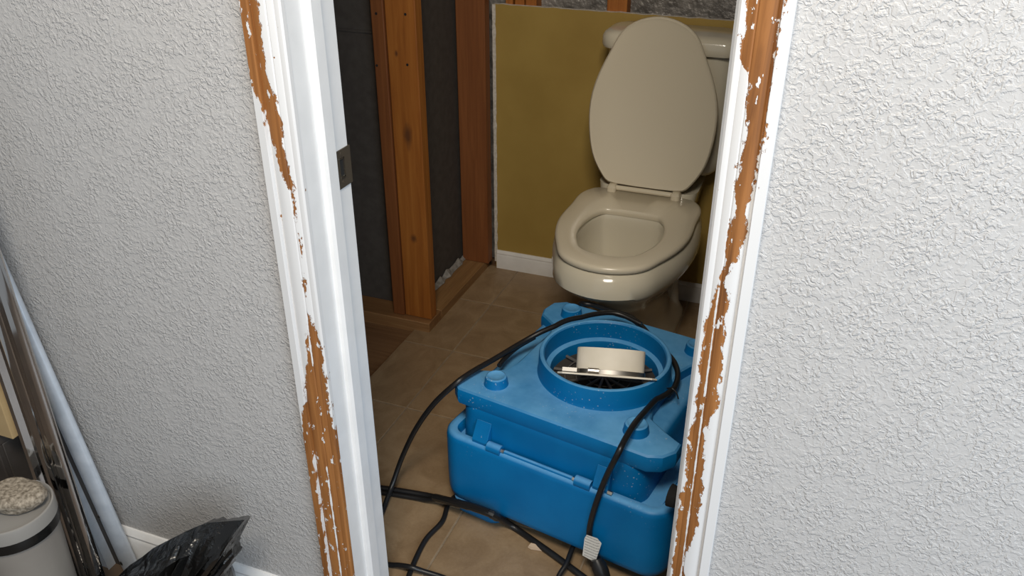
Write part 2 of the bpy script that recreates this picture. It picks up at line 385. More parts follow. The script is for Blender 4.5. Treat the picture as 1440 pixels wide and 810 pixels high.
# open stud wall on the left side of the bathroom
ws = struct(empty('wall_stud', (-1.08, 1.1, -.010)), 'open stud wall with dark backing boards beside the toilet')
def sch(name, b, m, bevel=.0015):
    o = wchild(name, (b[0], b[1], b[2], b[3], b[4] + .010, b[5] + .010), m, bevel, ws); return o
sch('sole_plate', (-1.125, -1.036, 1.140, 1.538, -.010, .030), M_PLATEY)
sch('sole_plate', (XL + .05, -1.036, 1.050, 1.139, -.010, .030), M_PLATE)
def stud(name, b, m):
    x0, x1, y0, y1, z0, z1 = b
    bm = bmesh.new(); box(bm, x0, x1, y0, y1, z0, z1)
    o = obj(name, bm, m, ws, 35, .0025); o.matrix_parent_inverse = Matrix.Translation(-Vector(ws.location)); return o
stud('stud', (-1.129, -1.040, 1.076, 1.114, .030, HZ), M_STUD)
stud('stud', (-1.168, -1.1305, 1.070, 1.139, .030, HZ), M_STUD2)
stud('stud', (-1.118, -1.021, 1.492, 1.530, .030, HZ), M_STUD2)
stud('stud', (-1.60, -1.562, 1.055, 1.139, .030, HZ), M_STUD2)
sch('backing_panel', (XL + .05, -1.14, 1.1395, 1.152, .0, HZ), M_BACKER)
sch('backing_panel', (-1.139, -1.1255, 1.152, 1.56, .0, HZ), M_BACKER)
# seam strip on the long backing board
sch('panel_seam', (XL + .05, -1.17, 1.136, 1.1394, .872, .879), M_BACKER, 0)
bm = bmesh.new()   # torn paper and dust along the foot of the backing board
rnd = [(-1.1255 + .002, 1.16 + .34 * i / 14, .032 + .001, max(.004, .014 + .030 * noise.noise((i * .8, 0, 5)))) for i in range(15)]
va = [(bm.verts.new((x + .006, y, z + h)), bm.verts.new((x + .012 + h * .45, y, z)), bm.verts.new((x, y, z + h * .6))) for x, y, z, h in rnd]
for a, b in zip(va, va[1:]):
    bm.faces.new((a[0], a[1], b[1], b[0])); bm.faces.new((a[2], a[0], b[0], b[2]))
o = obj('torn_paper', bm, M_PAPER, ws, 0); o.matrix_parent_inverse = Matrix.Translation(-Vector(ws.location))
for px, py in ((573, 91), (529, 19), (530, 92), (570, 20)):   # nail heads on the corner post
    c = aty(px, py, 1.0755 if px > 538 else 1.0695); bm = bmesh.new(); cyl(bm, c, c + Vector((0, -.0012, 0)), .0035, 8)
    o = obj('nail_head', bm, M_HOLE, ws); o.matrix_parent_inverse = Matrix.Translation(-Vector(ws.location))

# ------------------------------------------------------------------ door frame
dr = struct(empty('door_1', (0, 0, 0)), 'white door frame with paint flaking off the wood')
def casing(name, xo, sgn, m):
    # s measured from the outer edge towards the opening, d = depth off the wall
    P = [(0, 0), (0, .0155), (.001, .0168), (.0125, .0172), (.0132, .0160), (.0136, .0105), (.0160, .0105), (.0175, .0125), (.022, .0140), (.030, .0142), (.0355, .0128), (.0370, .0112), (.0385, .0118), (.0455, .0105), (.0475, .0090), (.0505, .0096), (.0545, .0090), (.0570, .0065), (.0575, 0)]
    bm = bmesh.new(); extrude(bm, P, (xo, 0, 0), (xo, 0, 2.13), (sgn, 0, 0), (0, -1, 0)); return obj(name, bm, m, dr, 28)
casing('casing', -.7275, 1, M_PEEL_L); casing('casing', -.0495, -1, M_PEEL_R)
bm = bmesh.new(); P = [(0, 0), (0, .016), (.0125, .0172), (.014, .013), (.03, .0142), (.037, .0112), (.0455, .0105), (.0570, .0065), (.0575, 0)]
extrude(bm, P, (-.7275, 0, 2.1305), (-.0495, 0, 2.1305), (0, 0, -1), (0, -1, 0)); obj('head_casing', bm, M_WHITE, dr, 28).location = (0, 0, .058)
boxo('jamb', (-.6895, -.671, -.001, WT + .001, 0, 2.055), M_WHITE, dr, .0015)
boxo('jamb', (-.105, -.0865, -.001, WT + .001, 0, 2.055), M_WHITE, dr, .0015)
boxo('head_jamb', (-.671, -.105, -.001, WT + .001, 2.037, 2.055), M_WHITE, dr, .0015)
stopP = [(0, 0), (.0070, 0), (.0105, .005), (.0105, .028), (.008, .030), (0, .030)]
for xo, sg in ((-.671, 1), (-.105, -1)):
    bm = bmesh.new(); extrude(bm, stopP, (xo, .040, 0), (xo, .040, 2.037), (sg, 0, 0), (0, 1, 0)); obj('door_stop', bm, M_WHITE, dr, 25)
sp = boxo('strike_plate', (-.6712, -.6690, .0795, .1195, .888, .948), M_BRONZE, dr, .0008); sp['label'] = 'dark bronze strike plate'
bm = bmesh.new(); box(bm, -.6693, -.6686, .0880, .0955, .908, .933); obj('latch_hole', bm, M_HOLE, sp, 0)
bm = bmesh.new()
for b in ((-.6694, -.6676, .0960, .0982, .905, .936), (-.6694, -.6676, .0870, .0982, .9340, .9365), (-.6694, -.6676, .0870, .0982, .9045, .9070)): box(bm, *b)
obj('latch_lip', bm, M_STEEL, sp, 0)
for z in (.897, .9415):
    bm = bmesh.new(); cyl(bm, (-.6692, .0930, z), (-.6684, .0930, z), .0028, 10); obj('screw', bm, M_BRONZE, sp)

# ------------------------------------------------------------------ toilet
TC = -.457
toi = tag(empty('toilet', (TC, 1.2, 0)), 'bone coloured toilet with its lid raised against the tank', 'toilet')
def tchild(name, bm, m, sm=40, par=toi):
    o = obj(name, bm, m, par, sm)
    if par is toi: o.matrix_parent_inverse = Matrix.Translation(-Vector(toi.location))
    return o
EGG = [(0, .0), (.0, .60), (.03, .72), (.08, .82), (.16, .90), (.28, .97), (.40, 1.0), (.52, .995), (.63, .955), (.74, .87), (.83, .75), (.90, .60), (.95, .44), (.985, .25), (1, 0)]
def egg(yb, yf, hw, z, n=64, narrow=.60, xs=TC, nose=.75):
    """closed outline: back (hinge) end at yb, rounded nose at yf"""
    half = []
    for i in range(n // 2 + 1):
        t = i / (n // 2); v = .5 - .5 * math.cos(math.pi * t)
        tab = [(0, narrow), (.03, narrow + .10), (.08, narrow + .19), (.16, max(.90, narrow + .24)), (.28, .97), (.40, 1.0), (.52, .995), (.63, .955 + (nose - .75) * .45), (.74, .87 + (nose - .75) * .8), (.83, nose), (1, 0)]
        tab = [(a, min(b, 1.0)) for a, b in tab]
        w = interp(tab, v)
        if v > .83: w = nose * max(0, 1 - ((v - .83) / .17) ** 2) ** .56
        half.append((w * hw, yb + (yf - yb) * v))
    R = [(xs + w, y, z) for w, y in half[:-1]] + [(xs + max(half[-1][0], 0), half[-1][1], z)]
    Lh = [(xs - w, y, z) for w, y in half[-2::-1]]
    return R + Lh
def sm_ring(r, it=2):
    for _ in range(it):
        n = len(r); q = []
        for i in range(n):
            a, b, c = Vector(r[i - 1]), Vector(r[i]), Vector(r[(i + 1) % n]); q.append(tuple(a * .25 + b * .5 + c * .25))
        r = q
    return r
SZ = .447
# bowl outside + inside in one skin
def E(yb, yf, hw, z, nr=.62): return sm_ring(egg(yb, yf, hw, z, narrow=nr, nose=.71), 3)
rings = [E(1.47, .985, .128, 0, .9), E(1.47, .990, .126, .02, .9), E(1.46, 1.005, .112, .05, .9), E(1.45, 1.01, .106, .12, .9), E(1.44, .985, .112, .18, .9), E(1.43, .960, .124, .235, .85), E(1.42, .905, .150, .285, .8), E(1.41, .845, .177, .33, .72), E(1.40, .800, .191, .365, .66), E(1.40, .803, .190, .40, .62), E(1.40, .822, .178, .424, .6), E(1.395, .832, .172, .428, .6),
         E(1.17, .895, .118, .428, .62), E(1.165, .900, .113, .415, .62), E(1.165, .895, .118, .395, .62), E(1.155, .915, .105, .33, .62), E(1.13, .955, .078, .25, .62), E(1.10, .99, .052, .205, .62)]
bm = bmesh.new(); loft(bm, rings); tchild('bowl', bm, M_CHINA, 50)
bm = bmesh.new(); loft(bm, [E(1.105, .985, .056, .2065, .62), E(1.105, .985, .056, .2075, .62)]); tchild('water', bm, M_WATER, 20)
bm = bmesh.new(); loft(bm, [rrect(TC - .125, TC + .125, 1.30, 1.525, .04, z) for z in (.30, .34)] + [rrect(TC - .14, TC + .14, 1.315, 1.528, .04, .425), rrect(TC - .145, TC + .145, 1.325, 1.528, .04, .452)]); tchild('tank_shelf', bm, M_CHINA, 50)
# seat ring
so = lambda i, z: sm_ring(egg(1.318 - i * .6, .812 + i, .179 - i, z, narrow=.76, nose=.70), 3)
sh = lambda i, z: sm_ring(egg(1.168 + i * .4, .888 - i, .109 + i, z, narrow=.62), 3)
bm = bmesh.new(); loft(bm, [so(.004, SZ - .018), so(0, SZ - .012), so(.002, SZ - .004), so(.009, SZ), sh(.010, SZ), sh(.002, SZ - .004), sh(0, SZ - .010), sh(.003, SZ - .018)], closed=True)
tchild('seat', bm, M_SEAT, 50)
for dx in (-.105, .105):
    for yy in (.95,):
        bm = bmesh.new(); lathe(bm, [(.012, .4275), (.012, .4292)], TC + dx, yy, 12); tchild('bumper', bm, M_SEAT)
# raised lid, leaning back on the tank
LA = math.radians(4.0); HP = Vector((TC, 1.313, SZ + .012))
def lidring(i, d, nr=.58):
    r = sm_ring(egg(0, .475 - i, .180 - i, 0, narrow=nr, xs=0, nose=.66), 3)
    out = []
    for x, l, _ in r:
        l2 = l if l > .24 else l + i * (1 - l / .24)
        # l along the lid, d off its face (towards viewer is -)
        out.append(HP + Vector((x, l2 * math.sin(LA) + d * math.cos(LA), l2 * math.cos(LA) - d * math.sin(LA))))
    return out
bm = bmesh.new(); loft(bm, [lidring(.012, -.004), lidring(.005, -.0065), lidring(.001, -.003), lidring(0, .004), lidring(.003, .010), lidring(.02, .014), lidring(.08, .018)])
tchild('lid', bm, M_SEAT, 50)
bm = bmesh.new(); cyl(bm, (TC - .09, 1.303, SZ + .008), (TC + .09, 1.303, SZ + .008), .0075, 14); hb = tchild('hinge', bm, M_SEAT)
for dx in (-.092, .092):
    bm = bmesh.new(); loft(bm, [rrect(TC + dx - .013, TC + dx + .013, 1.283, 1.325, .008, z, 4) for z in (SZ - .001, SZ + .012)] + [rrect(TC + dx - .009, TC + dx + .009, 1.290, 1.318, .006, SZ + .018, 4)]); tchild('hinge_post', bm, M_SEAT)
# tank and its lid
tx0, tx1 = -.617, -.258
tk = lambda dz, i, r=.05: rrect(tx0 + i, tx1 - i, 1.392 + i, 1.532, r, dz, 8)
bm = bmesh.new(); loft(bm, [tk(.470, .045, .05), tk(.477, .030, .05), tk(.495, .018), tk(.53, .011), tk(.70, .004), tk(.832, 0)]); tchild('tank', bm, M_CHINA, 50)
tl = lambda z, i: rrect(tx0 - .014 + i, tx1 + .014 - i, 1.374 + i, 1.534, .045, z, 8)
bm = bmesh.new(); loft(bm, [tl(.828, .010), tl(.830, .003), tl(.838, 0), tl(.860, .001), tl(.870, .006), tl(.876, .016), tl(.878, .03)]); tchild('tank_lid', bm, M_CHINA, 50)
for dx in (-.10, .10):
    bm = bmesh.new(); lathe(bm, [(.014, .0), (.014, .012), (.010, .020), (.003, .023)], TC + dx * 1.32, 1.26, 14); tchild('bolt_cap', bm, M_CHINA)

# ------------------------------------------------------------------ blue air mover
TH = math.radians(-10); BO = Vector((-.69, .40, 0))
bl = tag(empty('air_scrubber', BO, TH), 'blue plastic air scrubber with a round collar standing in the doorway', 'air scrubber')
E1 = Vector((math.cos(TH), math.sin(TH), 0)); E2 = Vector((-math.sin(TH), math.cos(TH), 0))
def B(u, v, z): return BO + u * E1 + v * E2 + Vector((0, 0, z))
def bch(name, bm, m=None, sm=40, par=None, bevel=0): return obj(name, bm, m or M_BLUE, par or bl, sm, bevel)
U0, U1, V0, V1 = .016, .548, -.022, .488
lr = lambda i, z, r=.05: rrect(U0 + i, U1 - i, V0 + i, V1 - i, max(r - i, .012), z, 8)
bm = bmesh.new(); loft(bm, [lr(.025, .036), lr(.012, .038), lr(.004, .046), lr(.001, .06), lr(0, .10), lr(0, .200), lr(.002, .209), lr(.008, .2145), lr(.016, .2150), lr(.024, .2125), lr(.028, .206), lr(.029, .190)])
bch('lower_case', bm)
ur = lambda i, z, r=.042: rrect(U0 + .034 + i, U1 - .066 - i, V0 + .030 + i, V1 - .032 - i, r, z, 8)
bm = bmesh.new(); loft(bm, [ur(-.001, .190), ur(0, .21), ur(.001, .270), ur(.003, .288), ur(.010, .297), ur(.02, .299)])
bch('upper_case', bm)
# top deck with four ears and scooped sides
out = [(.052, .008), (.485, .008), (.512, .022), (.529, .050), (.528, .080), (.488, .100), (.447, .125), (.436, .16), (.436, .31), (.447, .345), (.488, .37), (.528, .39), (.529, .42), (.512, .446), (.485, .462), (.15, .462), (.075, .462), (.048, .440), (.042, .40), (.052, .372), (.095, .345), (.108, .31), (.108, .16), (.100, .125), (.075, .105), (.034, .085), (.029, .06), (.034, .024)]
def deck(i, z):
    n = len(out); r = []
    for k in range(n):
        p0, p, p1 = (Vector((*out[(k + d) % n], 0)) for d in (-1, 0, 1))
        t = ((p - p0).normalized() + (p1 - p).normalized()).normalized(); nn = Vector((-t.y, t.x, 0)); q = p + nn * i; r.append((q.x, q.y, z))
    return r
bm = bmesh.new(); loft(bm, [deck(.012, .280), deck(.003, .284), deck(0, .292), deck(0, .312), deck(.002, .319), deck(.006, .3225), deck(.012, .3235)], cap1=False)
bm.verts.ensure_lookup_table(); n_ = len(out); lp = bm.verts[-n_:]
ed = [bm.edges.get((lp[i], lp[(i + 1) % n_])) for i in range(n_)]
hv = [bm.verts.new(p) for p in circ(.291, .226, .1395, .3235, 56)]
ed += [bm.edges.new((hv[i], hv[(i + 1) % 56])) for i in range(56)]
bmesh.ops.triangle_fill(bm, edges=ed, use_beauty=True)
bch('top_deck', bm, sm=30)
RC = (.291, .226)
bm = bmesh.new()
lathe_prof = [(.1500, .318), (.1455, .3245), (.1440, .332), (.1430, .366), (.1415, .3695), (.1385, .371), (.1335, .370), (.1310, .367), (.1292, .335), (.1285, .330), (.1225, .3275), (.1180, .3262), (.1165, .323), (.1160, .3005)]
lathe(bm, lathe_prof, *RC, n=72, cap0=False, cap1=False); bch('collar', bm, sm=35)
bm = bmesh.new(); lathe(bm, [(.1165, .3000), (.1165, .3008)], *RC, n=48); bch('fan_well', bm, M_DARK, 30)
# wire guard in the well
gd = empty('wire_guard'); gd.parent = bl
def gchild(bm): obj('wire', bm, M_GRILL, gd, 40)
for rr in (.035, .060, .085):
    bm = bmesh.new(); pts = [Vector((RC[0] + rr * math.cos(a), RC[1] + rr * math.sin(a),   .3065)) for a in [2 * math.pi * i / 40 for i in range(41)]]; tube(bm, pts, .0016, 6); gchild(bm)
for k in range(6):
    a = k * math.pi / 6 + .25; bm = bmesh.new(); d = Vector((math.cos(a), math.sin(a), 0)) * .112; c = Vector((*RC, .3090)); cyl(bm, c - d, c + d, .0034, 8); gchild(bm)
for u, v in ((.114, .064), (.436, .068), (.436, .405), (.118, .405)):
    bm = bmesh.new(); lathe(bm, [(.0275, .3215), (.0255, .326), (.0240, .338), (.0225, .3425), (.0190, .3445), (.0165, .3435), (.0150, .3425), (.004, .3425)], u, v, 28); bch('button', bm)
# hinge hardware along the front rim
def wedge(u0, u1, vt, vb, zt, zb):
    bm = bmesh.new(); pr = [(.006, zb - .004), (vb, zb), (vb - .002, zb + .010), (vt, zt), (.008, zt + .004)]
    loft(bm, [[(u, v, z) for v, z in pr] for u in (u0, u1)]); bch('hinge_bracket', bm, sm=25, bevel=.002)
wedge(.100, .137, .006, -.012, .258, .212); wedge(.385, .418, .006, -.012, .258, .212)
for u0, u1 in ((.139, .172), (.347, .382)):
    bm = bmesh.new(); cyl(bm, (u0, -.010, .2165), (u1, -.010, .2165), .0115, 18); bch('hinge_barrel', bm)
bm = bmesh.new(); cyl(bm, (.172, -.008, .2155), (.347, -.008, .2155), .0045, 10); bch('hinge_rod', bm)
for u0, u1 in ((.1722, .179), (.340, .3468), (.418, .428)):
    bm = bmesh.new(); cyl(bm, (u0, -.010, .2175), (u1, -.010, .2175), .0052, 6); bch('bolt', bm, M_STEEL)
# feet
for u0, u1, v0, v1 in ((.040, .172, -.021, .10), (.40, .52, .03, .13), (.045, .165, .37, .47), (.40, .52, .37, .47)):
    bm = bmesh.new(); q = lambda i, z: rrect(u0 + i, u1 - i, v0 + i, v1 - i, .03, z, 5); loft(bm, [q(.012, .0005), q(.004, .006), q(0, .018), q(0, .0375)]); bch('foot', bm)
# dark latch on the right-hand side
lq = atplane(950, 699, B(U1 + .006, 0, 0), E1) - BO; lv, lz = lq.dot(E2), lq.z
cr_ = lambda u, r: [(u, lv + r * math.cos(2 * math.pi * i / 14), lz + r * math.sin(2 * math.pi * i / 14)) for i in range(14)]
bm = bmesh.new(); loft(bm, [cr_(U1 - .006, .022), cr_(U1 + .010, .020), cr_(U1 + .014, .014)]); bch('side_latch', bm, M_HOLE)

# cream duct flange with a hose clamp, tilted inside the collar: plate plane follows a tilt of about 37 degrees
fe = aty(852, 528, 0)   # only used for heading of the tilt
PC = atz(852, 529, .379)                     # middle of the plate's front edge, resting on the collar rim
hd = ray(852, 529); hd.z = 0; hd.normalize()
tilt = math.radians(36)
back = (hd * math.cos(tilt) + Vector((0, 0, -1)) * math.sin(tilt)); side = hd.cross(Vector((0, 0, 1))).normalized(); nrm = side.cross(back).normalized()
if nrm.z < 0: nrm = -nrm
fla = tag(empty('duct_flange', PC), 'cream plastic duct flange with a steel hose clamp lying in the blue collar', 'flange')
def FPt(a, b, c): return a * side + b * back + c * nrm        # local to flange base
def hpoly(pts, c0, c1): return [[FPt(a, b, c0) for a, b in pts], [FPt(a, b, c1) for a, b in pts]]
plate = [(-.100, .006), (-.090, -.006), (.094, -.006), (.104, .006), (.090, .052), (-.088, .052)]
bm = bmesh.new(); loft(bm, hpoly(plate, -.001, .0025)); obj('plate', bm, M_CREAM, fla, 20)
ccx, ccy, cr = .008, .047, .0715
def fring(r, c, n=48): return [FPt(ccx + r * math.cos(2 * math.pi * i / n), ccy + r * .55 * math.sin(2 * math.pi * i / n), c) for i in range(n)]
bm = bmesh.new(); loft(bm, [fring(cr, .0), fring(cr, .057), fring(cr - .0015, .0585), fring(cr - .005, .058), fring(cr - .006, .003)], cap0=False); obj('spigot', bm, M_CREAM, fla, 40)
bm = bmesh.new(); loft(bm, [fring(cr + .0004, .0035), fring(cr + .0022, .0040), fring(cr + .0022, .0130), fring(cr + .0004, .0135)], False, False)
cl = obj('hose_clamp', bm, M_STEEL, fla, 40)
bm = bmesh.new(); p = FPt(ccx - .034, ccy - cr * .55 * .86 - .006, .009); cyl(bm, p - side * .011, p + side * .011, .0062, 10); obj('clamp_screw', bm, M_STEEL, cl)
bm = bmesh.new(); pts = [(-.090, -.002), (-.06, -.004), (-.055, .004), (-.088, .006)]; loft(bm, hpoly(pts, .0045, .0125)); obj('clamp_tail', bm, M_STEEL, cl, 20)

# ------------------------------------------------------------------ cables
def V(px, py, z): return atz(px, py, z)
def vface(px, py, v=-.030): return atplane(px, py, B(0, v, 0), E2)
pc = tag(empty('power_cord', vface(831, 775)), 'black power cord with a white tag hanging down the blue case', 'cord', )
def rel(o, root): o.matrix_parent_inverse = Matrix.Translation(-Vector(root.location)); return o
rr = .153
def clear_collar(pts, gap=.0075):
    # a cable cannot pass through the collar wall: slide it outwards where it would
    q = []
    for p in pts:
        d = p - B(RC[0], RC[1], 0); d.z = 0
        lim = (.151 if p.z < .345 else .144) + gap
        if p.z < .377 and d.length < lim: d = d.normalized() * lim; p = Vector((BO.x, BO.y, 0)) + (B(RC[0], RC[1], 0) - BO) + d + Vector((0, 0, p.z))
        q.append(p)
    return q
ring_pts = [B(RC[0] + rr * math.cos(math.radians(a)), RC[1] + rr * math.sin(math.radians(a)), .331) for a in (-8, 12, 34, 55)]
path = [vface(834, 795, -.036), vface(830, 770, -.033), vface(829, 745, -.031), vface(837, 712, -.032), vface(852, 672, -.026), V(869, 638, .340), V(879, 618, .353), V(893, 595, .358), V(912, 573, .345), V(938, 545, .334)] + ring_pts + [V(893, 450, .334), V(858, 437, .333), V(834, 429, .332), V(821, 427, .331), B(.108, .4705, .318), B(.100, .472, .285), B(.102, .4715, .245), B(.125, .4715, .2235), B(.20, .4715, .2225)]
bm = bmesh.new(); tube(bm, clear_collar(catmull(path, 8)), .0062, 10); rel(obj('cable', bm, M_RUB, pc, 60), pc)
bm = bmesh.new(); a = vface(838, 786, -.040); b_ = vface(852, 818, -.05); tube(bm, [a, a.lerp(b_, .3), a.lerp(b_, .6), b_], [.011, .016, .016, .012], 12); rel(obj('plug', bm, M_RUB, pc, 40), pc)
bm = bmesh.new()   # folded paper tag
tp = [(825, 752), (840, 757), (846, 764), (837, 791), (819, 781), (822, 757)]
def tg(off): return [vface(x, y, -.041 - off + (.004 if x > 842 else 0)) for x, y in tp]
loft(bm, [tg(0), tg(.0008)]); rel(obj('tag', bm, M_TAG, pc, 20), pc)['label'] = 'white printed tag'

bm = bmesh.new(); tube(bm, catmull([V(938, 546, .336), V(945, 546, .342), V(951, 552, .336), V(954, 561, .330)], 5), .0016, 6); rel(obj('cable_tie', bm, M_RUB, pc, 60), pc)

cb = tag(empty('looped_cord', V(543, 700, 0)), 'black cord looping off the blue case to the floor beside the door frame', 'cord')
path = [V(902, 456, .356), V(868, 441, .366), V(835, 442, .371), V(800, 452, .374), V(765, 465, .366), V(735, 481, .350), V(695, 505, .341), V(662, 524, .339), V(640, 540, .328), V(610, 568, .27), V(585, 603, .19), V(566, 642, .10), V(553, 678, .042), V(545, 700, .0225), V(538, 719, .012), V(528, 742, .0065), V(518, 765, .0065)]
bm = bmesh.new(); tube(bm, clear_collar(catmull(path, 8)), .0060, 10); rel(obj('cable', bm, M_RUB, cb, 60), cb)
path = [V(752, 474, .352), V(728, 488, .338), V(711, 503, .331), V(702, 514, .331)]
bm = bmesh.new(); tube(bm, catmull(path, 8), .0055, 10); rel(obj('cable', bm, M_RUB, cb, 60), cb)

ec = tag(empty('extension_cord', V(620, 705, 0)), 'thick black extension cord with taped splice running under the blue case', 'cord')
path = [V(480, 676, .0075), V(520, 684, .0075), V(560, 690, .0075), V(606, 698, .012), vface(640, 707, -.036), vface(665, 713, -.038), vface(690, 722, -.042), V(720, 740, .0085), V(755, 764, .0075), V(790, 789, .0075), V(825, 815, .0075), V(845, 828, .0075), B(.47, -.10, .0075), B(.56, -.06, .0075), B(.60, .06, .0075)]
cp = catmull(path, 8)
bm = bmesh.new(); tube(bm, cp, .0072, 10); rel(obj('cable', bm, M_RUB, ec, 60), ec)
c2 = [p + Vector((0, -.0135 + .007 * min(1, max(0, (p.z - .010) / .02)), -.0012 + .0125 * min(1, max(0, (p.z - .010) / .02)))) for p in catmull([path[0], path[1], path[2], path[3], path[4], path[5], path[6]], 8)]
bm = bmesh.new(); tube(bm, c2, .0058, 10); rel(obj('cable', bm, M_RUB, ec, 60), ec)
tpz = [p + Vector((0, -.005, .005)) for p in catmull([path[3].lerp(path[4], .2), path[4], path[5], path[6], path[6].lerp(path[7], .35)], 5)]
bm = bmesh.new(); tube(bm, tpz, [.0088 + .003 * abs(noise.noise((i * .6, 1, 1))) for i in range(len(tpz))], 10); rel(obj('tape_wrap', bm, M_TAPE, ec, 25), ec)

c3 = tag(empty('floor_cord', V(600, 760, 0)), 'thin black cord curling out from under the blue foot across the tiles', 'cord')
path = [B(.034, .12, .006), B(.033, .04, .006), B(.030, -.012, .006), V(622, 733, .006), V(600, 757, .006), V(585, 785, .006), V(573, 815, .006), V(568, 835, .006), Vector((-.620, .120, .006)), Vector((-.640, .06, .006)), Vector((-.645, -.04, .006)), Vector((-.70, -.16, .006))]
bm = bmesh.new(); tube(bm, catmull(path, 8), .0058, 10); rel(obj('cable', bm, M_RUB, c3, 60), c3)
c4 = tag(empty('flat_cord', V(590, 803, 0)), 'black cord lying flat across the lowest tile by the door frame', 'cord')
path = [V(500, 786, .006), V(546, 794, .007), V(562, 795, .014), V(579, 798, .0205), V(597, 804, .012), V(630, 815, .006), V(680, 840, .006), Vector((-.40, .115, .006)), Vector((-.26, .12, .006)), Vector((-.12, .17, .006)), Vector((-.08, .30, .006))]
bm = bmesh.new(); tube(bm, catmull(path, 8), .0056, 10); rel(obj('cable', bm, M_RUB, c4, 60), c4)
c5 = tag(empty('short_cord', V(795, 790, 0)), 'short black cord hanging behind the white tag below the blue case', 'cord')
path = [V(806, 768, .030), V(801, 781, .028), V(796, 794, .0245), V(787, 808, .016), V(780, 826, .006), V(776, 834, .006)]
bm = bmesh.new(); tube(bm, catmull(path, 8), .0056, 10); rel(obj('cable', bm, M_RUB, c5, 60), c5)
# wood chip on the tiles
bm = bmesh.new(); c = V(755, 772, 0); pr = [(-.020, -.004), (-.012, -.007), (.016, -.003), (.020, .002), (.004, .005), (-.016, .003)]
loft(bm, [[(a, b, .0012) for a, b in pr], [(a * .9, b * .7, .006 + .001 * i) for i, (a, b) in enumerate(pr)]]); o = obj('wood_chip', bm, M_CHIP, None, 20); o.location = c; tag(o, 'small pale wood chip on the tile under the blue case', 'wood chip')

# ------------------------------------------------------------------ hall corner: rails, bin, stone, bag
def railY(z): return -.128 + .060 * z
rt = []
def on_rail(px, py):     # point of the pixel's ray on the rail's slightly leaning front plane
    n = Vector((0, 1, -.060)).normalized(); return atplane(px, py, Vector((0, -.128, 0)), n)
a0, a1 = on_rail(148, 810), on_rail(0, 362); b0_, b1_ = on_rail(102, 810), on_rail(6, 520)
ctr0 = (a0 + b0_) / 2
dirv = ((a1 - a0).normalized() + (b1_ - b0_).normalized()).normalized()
base = a0.lerp(b0_, .5); base = base - dirv * (base.z / dirv.z) + dirv * .012
w = (a0 - b0_).length * .97
ax = (a0 - b0_); ax = (ax - dirv * ax.dot(dirv)).normalized(); ay = ax.cross(dirv)
if ay.y > 0: ay = -ay
prof = [(-.5, 0), (-.5, .12), (-.47, .15), (-.36, .16), (-.33, .10), (-.30, .045), (-.10, .035), (-.07, .06), (-.05, .17), (.0, .19), (.12, .185), (.16, .17), (.18, .10), (.22, .09), (.25, .10), (.30, .15), (.42, .14), (.47, .10), (.5, .04), (.5, 0)]
prof = [(p * w, q * w * .9) for p, q in prof]
bm = bmesh.new(); extrude(bm, prof, Vector((0, 0, 0)), dirv * 1.75, ax, ay); o = obj('chrome_rail', bm, M_CHROME, None, 30); o.location = base
tag(o, 'tall ribbed chrome shower door rail propped upright beside the grey bin', 'rail')

# leaning aluminium track: flat flange with holes + rounded bead
tr0, tr1 = aty(183, 792, -.035), aty(38 + 2, 470, -.032)
td = (tr1 - tr0).normalized(); tb = tr0 - td * (tr0.z / td.z) + td * .006
trk = tag(empty('aluminium_track', tb), 'dull aluminium door track with screw holes leaning on the hall wall', 'track')
tax = Vector((1, 0, 0)); tax = (tax - td * tax.dot(td)).normalized(); tay = tax.cross(td)
if tay.y > 0: tay = -tay
bm = bmesh.new(); extrude(bm, [(.021 * math.cos(a), .012 * math.sin(a) + .002) for a in [2 * math.pi * i / 20 for i in range(20)]], (0, 0, 0), td * .95, tax, tay); obj('round_bead', bm, M_GALV, trk, 40)
bm = bmesh.new(); extrude(bm, [(-.056, -.010), (-.016, -.010), (-.016, -.006), (-.056, -.006)], (0, 0, 0), td * .95, tax, tay); obj('web', bm, M_CAB, trk, 30)  # dark colour on the web paints in the shade of the channel gap
bm = bmesh.new(); extrude(bm, [(-.105, .010), (-.056, .010), (-.054, .014), (-.054, -.008), (-.057, -.008), (-.058, .006), (-.105, .006)], (0, 0, 0), td * .95, tax, tay); obj('flat_flange', bm, M_GALV, trk, 30)
for l, a, d in ((.128, -.078, .010), (.150, -.0135, .0108), (.03, -.006, .0125)):
    c = td * l + tax * a + tay * d
    bm = bmesh.new(); cyl(bm, c - tay * .001, c + tay * .0012, .0055, 14); h = obj('hole_rim', bm, M_STEEL, trk)
    bm = bmesh.new(); cyl(bm, c - tay * .001, c + tay * .0016, .0032, 12); obj('screw_hole', bm, M_HOLE, h)

# small waste bin
BC = Vector((-1.2153, -.2143, 0))
bn = tag(empty('waste_bin', BC), 'small warm grey waste bin with black band under its lid', 'bin')
bm = bmesh.new(); lathe(bm, [(.056, .002), (.060, .006), (.067, .28), (.0675, .284)], n=48); obj('bin_body', bm, M_CAN, bn, 40)
bm = bmesh.new(); lathe(bm, [(.0675, .282), (.0712, .285), (.0718, .294), (.0706, .304), (.0675, .306)], n=48); obj('band', bm, M_BLACKG, bn, 40)
bm = bmesh.new(); lathe(bm, [(.0695, .3035), (.0712, .305), (.0712, .326), (.0700, .3305), (.0672, .3315), (.0650, .3290), (.0635, .3250), (.010, .3260)], n=48); obj('bin_lid', bm, M_CANLID, bn, 40)
c = atz(20, 702, .350)
bm = bmesh.new(); bmesh.ops.create_icosphere(bm, subdivisions=4, radius=1)
for v in bm.verts:
    p = v.co.copy(); s = 1 + .14 * noise.noise(p * 1.3 + Vector((3, 1, 4))) + .05 * noise.noise(p * 4) + .02 * noise.noise(p * 11)
    q = max(-.62, min(.72, p.z)); v.co = Vector((p.x * .052 * s, p.y * .040 * s, q * .024 * s))
mz = min(v.co.z for v in bm.verts)
